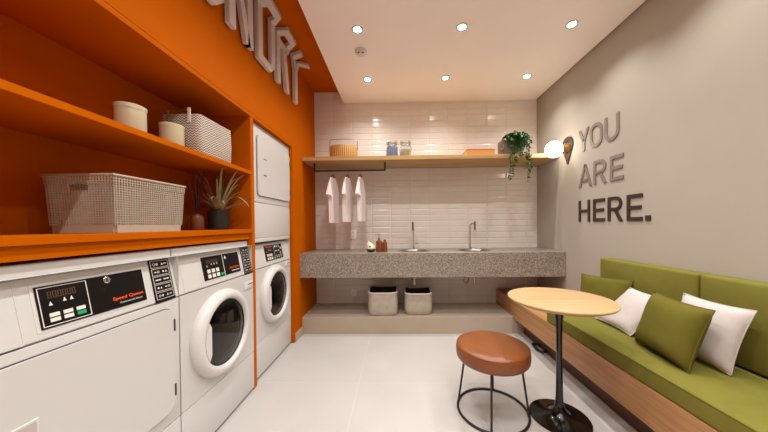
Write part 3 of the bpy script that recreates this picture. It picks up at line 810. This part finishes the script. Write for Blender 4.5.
t = thing('ceramic_ornament', 'small cream and dark green teardrop ornament on the counter', 'ornament', (-.300, 3.0, .885))
bm = BM(); add_tube(bm, [(.0, 0, .022), (0, 0, .034), (-.004, 0, .05), (-.014, 0, .072), (-.028, 0, .095), (-.037, 0, .113), (-.040, 0, .122)], [.045, .052, .05, .04, .027, .017, .006], 18); obj('upper_body', bm, M['ornament_white'], t, 60)
bm = BM(); add_lathe(bm, [(0, 0), (.028, 0), (.046, .012), (.0535, .034), (.05, .036), (0, .036)], None, 22); obj('foot_bowl', bm, M['ornament_green'], t, 60)
bm = BM(); add_lathe(bm, [(0, -.003), (.012, -.001), (.012, .003), (0, .006)], at(-.006, -.043, .066) @ Matrix.Rotation(PI / 2 - .2, 4, 'X'), 14); obj('spot', bm, M['ornament_spot'], t, 60)
bm = BM(); add_lathe(bm, [(0, 0), (.012, 0), (.009, .02), (0, .026)], at(-.039, -.010, .106) @ Matrix.Rotation(.3, 4, 'Y'), 14); obj('tip', bm, M['ornament_spot'], t, 60)

# fabric bins on the plinth
def bin_(x0, x1, y0, y1, h, label):
    cx, cy, a, b = (x0 + x1) / 2, (y0 + y1) / 2, (x1 - x0) / 2, (y1 - y0) / 2
    t = thing('fabric_bin', label, 'bin', (cx, cy, ZP), 0, 'canvas bins on the plinth')
    def ringp(z, s, r=.06, lift=0.0):
        out = []
        for (sx, sy, a0) in ((1, -1, -PI / 2), (1, 1, 0), (-1, 1, PI / 2), (-1, -1, PI)):
            for q in range(5):
                an = a0 + PI / 2 * q / 4
                x = sx * (a * s - r) + r * math.cos(an); y = sy * (b * s - r) + r * math.sin(an)
                # slouching hem: corners stand up, sides sag
                out.append((x, y, z + lift * ((abs(x) / a) ** 3 * (abs(y) / b) ** 2) * (1.0 if y > 0 else .25)))
        return out
    def loft(bm, rings):
        R = [[bm.verts.new(p) for p in r] for r in rings]; n = len(R[0])
        for A, B in zip(R, R[1:]):
            for k in range(n): bm.faces.new((A[k], A[(k + 1) % n], B[(k + 1) % n], B[k]))
        return R
    bm = BM(); R = loft(bm, [ringp(0, .91), ringp(.008, .95), ringp(.05, .985), ringp(h * .5, 1.0), ringp(h * .8, .985), ringp(h, .965, .06, .045)])
    bm.faces.new(R[0][::-1]); obj('outer_cloth', bm, M['canvas'], t, 60)
    bm = BM(); R = loft(bm, [ringp(h - .002, .955, .06, .045), ringp(h * .5, .96), ringp(.03, .9), ringp(.02, .82)]); bm.faces.new(R[-1]); obj('lining', bm, M['canvas_in'], t, 60)
    bm = BM(); add_tube(bm, ringp(h, .96, .06, .045), .009, 8, closed=True); obj('hem', bm, M['canvas_rim'], t, 60)
bin_(-.335, -.004, 2.905, 3.235, .250, 'grey canvas bin under the counter, closer to the orange wall')
bin_(.072, .384, 2.935, 3.235, .232, 'grey canvas bin under the counter, farther from the orange wall')

# ------------------------------------------------------------------ niche contents
ZN = 1.168
t = thing('laundry_basket', 'large taupe lattice basket with cut-out handle on the lower orange shelf', 'basket', (-1.2175, 1.165, ZN + .0008))
bx, by, bh = .1375, .168, .227
bm = BM()
def lattice_side(p0, p1, ncol, nrow, z0, z1, flare, hole=None):
    p0 = Vector(p0); p1 = Vector(p1)
    def P(u, v):
        q = p0.lerp(p1, u); s = 1 + flare * (v * (z1 - z0) + z0 - .02) / .2
        return Vector((q.x * s, q.y * s, z0 + v * (z1 - z0)))
    g = .14
    for i in range(ncol):
        for j in range(nrow):
            u0, u1, v0, v1 = i / ncol, (i + 1) / ncol, j / nrow, (j + 1) / nrow
            if hole and hole[0] <= i < hole[1] and hole[2] <= j < hole[3]: continue
            du, dv = (u1 - u0) * g, (v1 - v0) * g
            O = [P(u0, v0), P(u1, v0), P(u1, v1), P(u0, v1)]; I = [P(u0 + du, v0 + dv), P(u1 - du, v0 + dv), P(u1 - du, v1 - dv), P(u0 + du, v1 - dv)]
            O = [bm.verts.new(p) for p in O]; I = [bm.verts.new(p) for p in I]
            for k in range(4): bm.faces.new((O[k], O[(k + 1) % 4], I[(k + 1) % 4], I[k]))
fl = .06; b0x, b0y = bx * .94, by * .95
corners = [(-b0x, -b0y, 0), (b0x, -b0y, 0), (b0x, b0y, 0), (-b0x, b0y, 0)]
nc = [24, 32, 24, 32]
for k in range(4):
    lattice_side(corners[k], corners[(k + 1) % 4], nc[k], 17, .030, .192, fl, (8, 15, 14, 17) if k in (0, 2) else None)
tidy(bm, 1e-5)
bk = obj('lattice_wall', bm, M['basket'], t, None)
md = bk.modifiers.new('thickness', 'SOLIDIFY'); md.thickness = .004
def band(z0, z1, s0, s1, wall=.004):
    bm = BM()
    V = [[bm.verts.new((x * s, y * s, z)) for x, y, _ in corners] for z, s in ((z0, s0), (z1, s1), (z1, s1 - .03), (z0, s0 - .03))]
    for a in range(4):
        A, B = V[a], V[(a + 1) % 4]
        for k in range(4): bm.faces.new((A[k], A[(k + 1) % 4], B[(k + 1) % 4], B[k]))
    bmesh.ops.bevel(bm, geom=[e for e in bm.edges if abs(e.verts[0].co.z - e.verts[1].co.z) > .01], offset=.008, segments=2, affect='EDGES')
    return bm
obj('bottom_band', band(0, .031, .99, 1.0), M['basket'], t)
bm = BM()
for k in range(4):
    lattice_side(Vector(corners[k]) * 1.012, Vector(corners[(k + 1) % 4]) * 1.012, nc[k], 3, .190, .221, fl)
rm = obj('rim', tidy(bm, 1e-5), M['basket'], t, None); md = rm.modifiers.new('thickness', 'SOLIDIFY'); md.thickness = .004
bm = BM(); add_tube(bm, [(x * 1.078, y * 1.078, .2235) for x, y, _ in corners], .0045, 8, closed=True); obj('rim_bead', bm, M['basket'], rm)
bm = BM(); add_box(bm, -b0x * .97, b0x * .97, -b0y * .97, b0y * .97, .002, .006); obj('base', bm, M['basket'], t)

def canister(y, r, h, label):
    t = thing('canister', label, 'canister', (-1.20, y, 1.5908), 0, 'cream canisters on the upper shelf')
    bm = BM(); add_lathe(bm, [(0, 0), (r - .003, 0), (r, .004), (r, h - .012), (0, h - .012)], None, 40); obj('canister_body', bm, M['cream'], t, 40)
    bm = BM(); add_lathe(bm, [(r + .002, h - .020), (r + .002, h - .003), (r - .004, h), (0, h + .002)], None, 40); obj('lid', bm, M['cream'], t, 40)
canister(1.185, .054, .146, 'cream round canister on the upper orange shelf, nearest to the camera')
canister(1.405, .053, .143, 'cream round canister in front of the zigzag basket')

t = thing('woven_basket', 'zigzag patterned soft basket with metal handles on the upper shelf', 'basket', (-1.215, 1.622, 1.5908))
bm = BM()
R = []
for z, s, sag in ((0, .94, 0), (.02, 1, 0), (.12, 1.02, 0), (.235, 1.0, .02), (.228, .96, .02), (.02, .94, 0)):
    ring = []
    for (sx, sy, a0) in ((1, -1, -PI / 2), (1, 1, 0), (-1, 1, PI / 2), (-1, -1, PI)):
        for q in range(4):
            an = a0 + PI / 2 * q / 3; rr = .03
            x = sx * (.115 * s - rr) + rr * math.cos(an); y = sy * (.150 * s - rr) + rr * math.sin(an)
            ring.append(bm.verts.new((x, y, z - sag * (1 - abs(x) / .115 * abs(y) / .15))))
    R.append(ring)
for A, B in zip(R, R[1:]):
    for k in range(16): bm.faces.new((A[k], A[(k + 1) % 16], B[(k + 1) % 16], B[k]))
bm.faces.new(R[0][::-1]); bm.faces.new(R[-1])
obj('woven_wall', bm, M['zigzag'], t, 60)
for s in (-1, 1):
    bm = BM(); add_tube(bm, [(-.06, s * .154, .20), (-.06, s * .156, .246), (-.05, s * .156, .252), (.05, s * .156, .252), (.06, s * .156, .246), (.06, s * .154, .20)], .0045, 8); obj('handle', bm, M['steel'], t)
bm = BM(); add_box(bm, .055, .073, -.162, -.156, .18, .262, .002, 1); obj('handle_tab', bm, M['canvas_rim'], t)

t = thing('reed_diffuser', 'small brown stoneware bottle holding dark reeds beside the lattice basket', 'diffuser', (-1.25, 1.640, ZN + .0008))
bm = BM(); add_lathe(bm, [(0, 0), (.033, 0), (.036, .006), (.036, .074), (.03, .088), (.014, .094), (.013, .10), (0, .10)], None, 28); obj('bottle_body', bm, M['terracotta'], t, 40)
for q in range(9):
    a = q * 2 * PI / 9; l = random.uniform(.19, .27); e = random.uniform(.03, .058)
    bm = BM(); add_tube(bm, [(0, 0, .095), (math.cos(a) * e, math.sin(a) * e, .095 + l)], .0021, 6); obj('reed', bm, M['reed'], t)

t = thing('potted_spiky_plant', 'spiky plant with arching grey-green blades in a black pot', 'plant', (-1.20, 1.765, ZN + .0008))
bm = BM(); add_lathe(bm, [(0, 0), (.052, 0), (.060, .006), (.064, .125), (.058, .125), (.054, .10), (0, .10)], None, 32); obj('pot', bm, M['pot'], t, 40)
bm = BM(); add_lathe(bm, [(.054, .112), (.03, .118), (0, .12)], None, 20); obj('soil', bm, M['soil'], t)
for q in range(64):
    a = 2 * PI * q / 64 * 7.3 + random.uniform(-.3, .3)
    kind = q % 3
    Lr = random.uniform(.19, .29); h = (random.uniform(.06, .11), random.uniform(.12, .20), random.uniform(.20, .29))[kind]
    if kind == 2: Lr *= .75
    ca, sa = math.cos(a), math.sin(a)
    lim = 1e9
    if sa > .05: lim = min(lim, .115 / sa)
    if ca < -.05: lim = min(lim, .225 / -ca)
    if sa < -.05: lim = min(lim, (.21 if ca > .2 else .11) / -sa)
    Lr = min(Lr, lim)
    bm = BM(); prev = None; N = 11
    dirv = Vector((ca, sa, 0)); sd = Vector((-sa, ca, 0)); droop = random.uniform(.6, 1.9) if kind < 2 else random.uniform(.7, 1.1)
    for k in range(N):
        f = k / (N - 1)
        p = dirv * (.012 + (Lr - .012) * f) + Vector((0, 0, .115 + h * (f * 1.9 - droop * f * f)))
        p.z = min(max(p.z, .02), .383)
        wd = .0076 * (1 - f) ** .6 + .0008
        cur = (bm.verts.new(p + sd * wd), bm.verts.new(p + Vector((0, 0, -.003 * (1 - f)))), bm.verts.new(p - sd * wd))
        if prev:
            bm.faces.new((prev[0], cur[0], cur[1], prev[1])); bm.faces.new((prev[1], cur[1], cur[2], prev[2]))
        prev = cur
    obj('blade', bm, M['spiky'], t, 80)

# ------------------------------------------------------------------ bench
ZT = .361; YE = 2.268
bench = thing('bench', 'long oak veneer bench base along the greige wall', 'bench', (0, 0, 0))
bm = BM(); add_box(bm, XB, XB + .02, -.4, YB - .008, .166, ZT, .001, 1); obj('front_panel', bm, M['bench_wood'], bench)
bm = BM(); add_box(bm, XB + .02, XR - .002, -.4, YB - .008, ZT - .02, ZT); obj('top_board', bm, M['table_wood'] if False else M['bench_wood'], bench)
bm = BM(); add_box(bm, XB + .02, XR - .002, -.4, YB - .008, .166, .18); obj('bottom_board', bm, M['bench_wood'], bench)
def soft_block(x0, x1, y0, y1, z0, z1, bev, crown, axis, nsub=8):
    bm = BM(); add_box(bm, x0, x1, y0, y1, z0, z1)
    bmesh.ops.bevel(bm, geom=bm.edges[:], offset=bev, segments=4, profile=.6, affect='EDGES')
    bmesh.ops.subdivide_edges(bm, edges=[e for e in bm.edges if e.calc_length() > .15], cuts=nsub, use_grid_fill=True)
    for v in bm.verts:
        u = max(0, 1 - ((v.co.y - (y0 + y1) / 2) / ((y1 - y0) / 2)) ** 6)
        if axis == 'z' and v.co.z > z1 - bev: v.co.z += crown * u * max(0, 1 - ((v.co.x - (x0 + x1) / 2) / ((x1 - x0) / 2)) ** 4)
        if axis == 'x' and v.co.x < x0 + bev: v.co.x -= crown * u * max(0, 1 - ((v.co.z - (z0 + z1) / 2) / ((z1 - z0) / 2)) ** 4)
    return bm
bm = soft_block(XB + .004, XR - .004, -.4, YE, ZT + .001, .456, .014, .008, 'z')
sc_ = thing('seat_cushion', 'long olive green seat cushion covering the bench', 'cushion', (0, 0, 0))
obj('cushion_cover', bm, M['green'], sc_, 60)
bm = BM(); add_tube(bm, [(XB + .0055, -.4, .4500), (XB + .0055, YE - .012, .4500), (XB + .016, YE - .003, .4500), (XR - .02, YE - .003, .450)], .0028, 6); obj('piping', bm, M['green2'], sc_, 60)
for y0, y1, lab in ((1.527, YE - .014, 'olive green back cushion at the far end of the bench'), (.785, 1.521, 'olive green back cushion nearer the camera, behind the last white pillow')):
    bm = soft_block(1.688, XR - .003, y0, y1, .470, .898, .018, .012, 'x')
    tag(obj('back_cushion', bm, M['green'], smooth=60), lab, 'cushion', 'back cushions along the bench')

def pillow(cen, wv, hv, thick, mat, label, grp):
    """cushion with pinched corners: wv/hv are the half-width and half-height vectors"""
    wv = Vector(wv); hv = Vector(hv); nv = wv.cross(hv).normalized(); cen = Vector(cen)
    t = thing('throw_pillow', label, 'pillow', cen, 0, grp)
    N = 22; bm = BM(); side = {}
    def pos(i, j, s):
        u, v = -1 + 2 * i / N, -1 + 2 * j / N
        pu = u * (1 - .075 * (1 - v * v) * abs(u) ** 1.5); pv = v * (1 - .075 * (1 - u * u) * abs(v) ** 1.5)
        pr = (max(0, 1 - u ** 4) ** .62) * (max(0, 1 - v ** 4) ** .62)
        wr = .003 * math.sin(3 * u + 2.2 * v + s) * pr + .0022 * math.sin(5.5 * (u * u + v) - 3 * u) * pr * (1 - v) * .5
        return wv * pu + hv * pv + nv * s * (thick * pr * (1 if s > 0 else .8) + wr)
    for s in (1, -1):
        for i in range(N + 1):
            for j in range(N + 1):
                edge = i in (0, N) or j in (0, N)
                if edge and s == -1: side[(i, j, s)] = side[(i, j, 1)]
                else: side[(i, j, s)] = bm.verts.new(pos(i, j, s))
        for i in range(N):
            for j in range(N):
                bm.faces.new([side[(a, b, s)] for a, b in ((i, j), (i + 1, j), (i + 1, j + 1), (i, j + 1))])
    obj('pillow_cover', bm, mat, t, 75)
    seam = [(i, 0) for i in range(N)] + [(N, j) for j in range(N)] + [(i, N) for i in range(N, 0, -1)] + [(0, j) for j in range(N, 0, -1)]
    bm = BM(); add_tube(bm, [pos(i, j, 1) for i, j in seam], .0028, 6, closed=True); obj('seam', bm, mat, t, 75)
    return t
def quad_pillow(BL, BR, TL, thick, mat, label, grp='throw pillows on the bench'):
    BL, BR, TL = Vector(BL), Vector(BR), Vector(TL)
    wv = (BR - BL) / 2; hv = (TL - BL) / 2
    return pillow(BL + wv + hv, wv, hv, thick, mat, label, grp)
quad_pillow((1.472, 2.225, .470), (1.610, 1.900, .480), (1.534, 2.245, .768), .032, M['green2'], 'olive green throw pillow at the far end of the bench')
quad_pillow((1.488, 2.035, .472), (1.475, 1.710, .470), (1.622, 1.885, .735), .034, M['linen'], 'off-white throw pillow between the two green ones')
quad_pillow((1.440, 1.640, .472), (1.385, 1.290, .470), (1.530, 1.612, .778), .066, M['green2'], 'olive green throw pillow leaning in front of an off-white pillow')
quad_pillow((1.562, 1.580, .470), (1.552, 1.265, .470), (1.628, 1.542, .785), .040, M['linen'], 'off-white throw pillow nearest to the camera, behind a green one')

# ------------------------------------------------------------------ tulip table
t = thing('pedestal_table', 'round pale oak table on a glossy black trumpet base', 'table', (.983, 1.638, 0))
bm = BM(); add_lathe(bm, [(0, .706), (.255, .706), (.281, .718), (.2885, .727), (.287, .732), (.28, .733), (0, .733)], None, 80); obj('tabletop', bm, M['table_wood'], t, 30)
bm = BM(); prof = [(0, 0), (.165, 0), (.167, .003), (.164, .007)]
for k in range(1, 17):
    f = k / 16; prof.append((.162 * (1 - f) ** 2.1 + .0195 * (1 - (1 - f) ** 2.1), .007 + .022 * f + .135 * f ** 3.2))
prof += [(.0175, .28), (.0165, .40), (.017, .52), (.020, .60), (.028, .65), (.042, .685), (.056, .705), (0, .705)]
add_lathe(bm, prof, None, 64); obj('pedestal', bm, M['gloss_black'], t, 40)

# ------------------------------------------------------------------ stool
t = thing('stool', 'round tan leather stool on thin black wire legs', 'stool', (.595, 1.696, 0), -.36)
bm = BM(); add_lathe(bm, [(0, .333), (.195, .333), (.210, .337), (.219, .348), (.2225, .37), (.2225, .398), (.220, .413), (.214, .422), (.205, .428), (.18, .433), (.12, .436), (0, .438)], None, 64); s_ = obj('seat', bm, M['leather'], t, 60)
bm = BM(); add_tube(bm, [(.2165 * math.cos(a), .2165 * math.sin(a), .4185) for a in [2 * PI * q / 64 for q in range(64)]], .0032, 6, closed=True); obj('welt', bm, M['leather'], s_, 60)
bm = BM(); add_lathe(bm, [(.0, .322), (.165, .322), (.17, .325), (.17, .333), (0, .333)], None, 40); obj('seat_plate', bm, M['blackmetal'], t)
for k in range(4):
    a = k * PI / 2
    bm = BM(); add_tube(bm, [(.168 * math.cos(a), .168 * math.sin(a), .328), (.212 * math.cos(a), .212 * math.sin(a), .007)], .0066, 10); obj('leg', bm, M['blackmetal'], t, 60)
bm = BM(); add_tube(bm, [(.2135 * math.cos(a), .2135 * math.sin(a), .0078) for a in [2 * PI * q / 72 for q in range(72)]], .0076, 10, closed=True); obj('foot_ring', bm, M['blackmetal'], t, 60)

# cable lying under the bench edge
bm = BM(); cp = []
for q in range(40):
    a = q * .42; cp.append((1.335 + (.045 + .004 * math.sin(q)) * math.cos(a) * (1.0 if q < 34 else 1.1), 2.52 + .085 * math.sin(a) + .02 * math.sin(q * .7), .008 + .0005 * q))
add_tube(bm, cp, .007, 8)
tag(obj('power_cable', bm, M['rubber'], smooth=60), 'coiled black cable on the floor under the bench edge', 'cable')

# ------------------------------------------------------------------ globe wall lamp
t = thing('wall_lamp', 'lit round globe lamp on a dark pin-shaped wall plate', 'lamp', (XR, 2.80, 1.965))
r = .084
pts = [(r * math.cos(a), .032 + r * math.sin(a)) for a in [-.45 + q * (PI + .9) / 26 for q in range(27)]] + [(0, -.165)]
bm = BM(); add_prism(bm, pts, lambda p: Vector((-.0005, p[0], p[1])), lambda p: Vector((-.014, p[0], p[1]))); obj('back_plate', bm, M['bronze'], t)
bm = BM(); add_lathe(bm, [(0, 0), (.056, 0), (.056, .018), (.048, .034), (.04, .060), (0, .060)], Matrix.Translation((-.014, 0, 0)) @ Matrix.Rotation(-PI / 2, 4, 'Y'), 32); obj('cup', bm, M['brass'], t)
bm = BM(); bmesh.ops.create_uvsphere(bm, u_segments=40, v_segments=24, radius=.084); bmesh.ops.translate(bm, verts=bm.verts, vec=(-.148, 0, -.010)); obj('globe', bm, M['globe'], t, 80)

# ------------------------------------------------------------------ ceiling fixtures
spots = []
for iy, y in enumerate((2.868, 2.138, 1.408, .678, -.052, -.782, -1.512)):
    for ix, x in enumerate((-.305, .527, 1.388)):
        spots.append((x, y, ix, iy))
rows = ('row closest to the tiled wall', 'second row from the tiled wall')
cols = ('above the laundry machines side', 'in the middle column', 'on the bench side')
def downlight(x, y, label, group):
    t = thing('ceiling_downlight', label, 'downlight', (x, y, ZC), 0, group)
    bm = BM(); add_lathe(bm, [(.030, -.0005), (.046, -.0005), (.046, -.004), (.036, -.006), (.030, -.004), (.030, -.0005)], None, 32); obj('trim_ring', tidy(bm), M['white2'], t, 60)
    bm = BM(); add_lathe(bm, [(0, -.0030), (.030, -.0030), (.030, -.0010), (0, -.0010)], None, 28); obj('lamp_face', bm, M['lamp'], t)
for x, y, ix, iy in spots:
    if iy < 2:
        downlight(x, y, 'round recessed ceiling downlight %s, %s' % (cols[ix], rows[iy]), 'recessed downlights in the white ceiling')
    else:
        downlight(x, y, 'round recessed ceiling downlight behind or above the camera', 'downlights outside the view')
    l = bpy.data.lights.new('downlight_beam', 'SPOT'); l.energy = 33; l.spot_size = math.radians((150, 136, 126)[ix]); l.spot_blend = 1.0; l.shadow_soft_size = .013
    l.color = (1.0, .985, .955)
    lo_ = bpy.data.objects.new('downlight_beam', l); C.objects.link(lo_); lo_.location = (x, y, ZC - .03)

t = thing('smoke_detector', 'small white smoke detector on the ceiling between two downlights', 'smoke detector', (-.312, 2.40, ZC))
bm = BM(); add_lathe(bm, [(0, -.0005), (.052, -.0005), (.052, -.014), (.046, -.026), (.03, -.036), (0, -.038)], None, 36); obj('housing', bm, M['white2'], t, 50)
bm = BM()
for a0 in (-2.3, -1.25):
    add_tube(bm, [(.036 * math.cos(a0 + q * .10), .036 * math.sin(a0 + q * .10), -.034) for q in range(6)], .0045, 6)
obj('vent_slot', bm, M['rubber'], t)

# ------------------------------------------------------------------ world, camera, view
wd = bpy.data.worlds.new('world'); bpy.context.scene.world = wd; wd.use_nodes = True
bpy.context.scene.cycles.diffuse_bounces = 8; bpy.context.scene.cycles.max_bounces = 14
wd.node_tree.nodes['Background'].inputs[0].default_value = (.02, .018, .016, 1)

F = 266.0; PPX, PPY = 392.219, 227.534
cam = bpy.data.cameras.new('camera'); co = bpy.data.objects.new('camera', cam); C.objects.link(co)
cam.sensor_fit = 'HORIZONTAL'; cam.sensor_width = 36.0; cam.lens = F * 36 / 768
cam.shift_x = (384 - PPX) / 768; cam.shift_y = (PPY - 216) / 768; cam.clip_start = .02
Rm = Matrix.Rotation(math.radians(1.1), 4, 'Z') @ Matrix.Rotation(PI / 2 + math.radians(-.6), 4, 'X') @ Matrix.Rotation(-.0095, 4, 'Z')
co.matrix_world = Matrix.Translation((0, 0, 1.19)) @ Rm
bpy.context.scene.camera = co
vs = bpy.context.scene.view_settings
vs.view_transform = 'Standard'; vs.look = 'None'; vs.gamma = 1.0; vs.use_curve_mapping = False; vs.exposure = 0.14
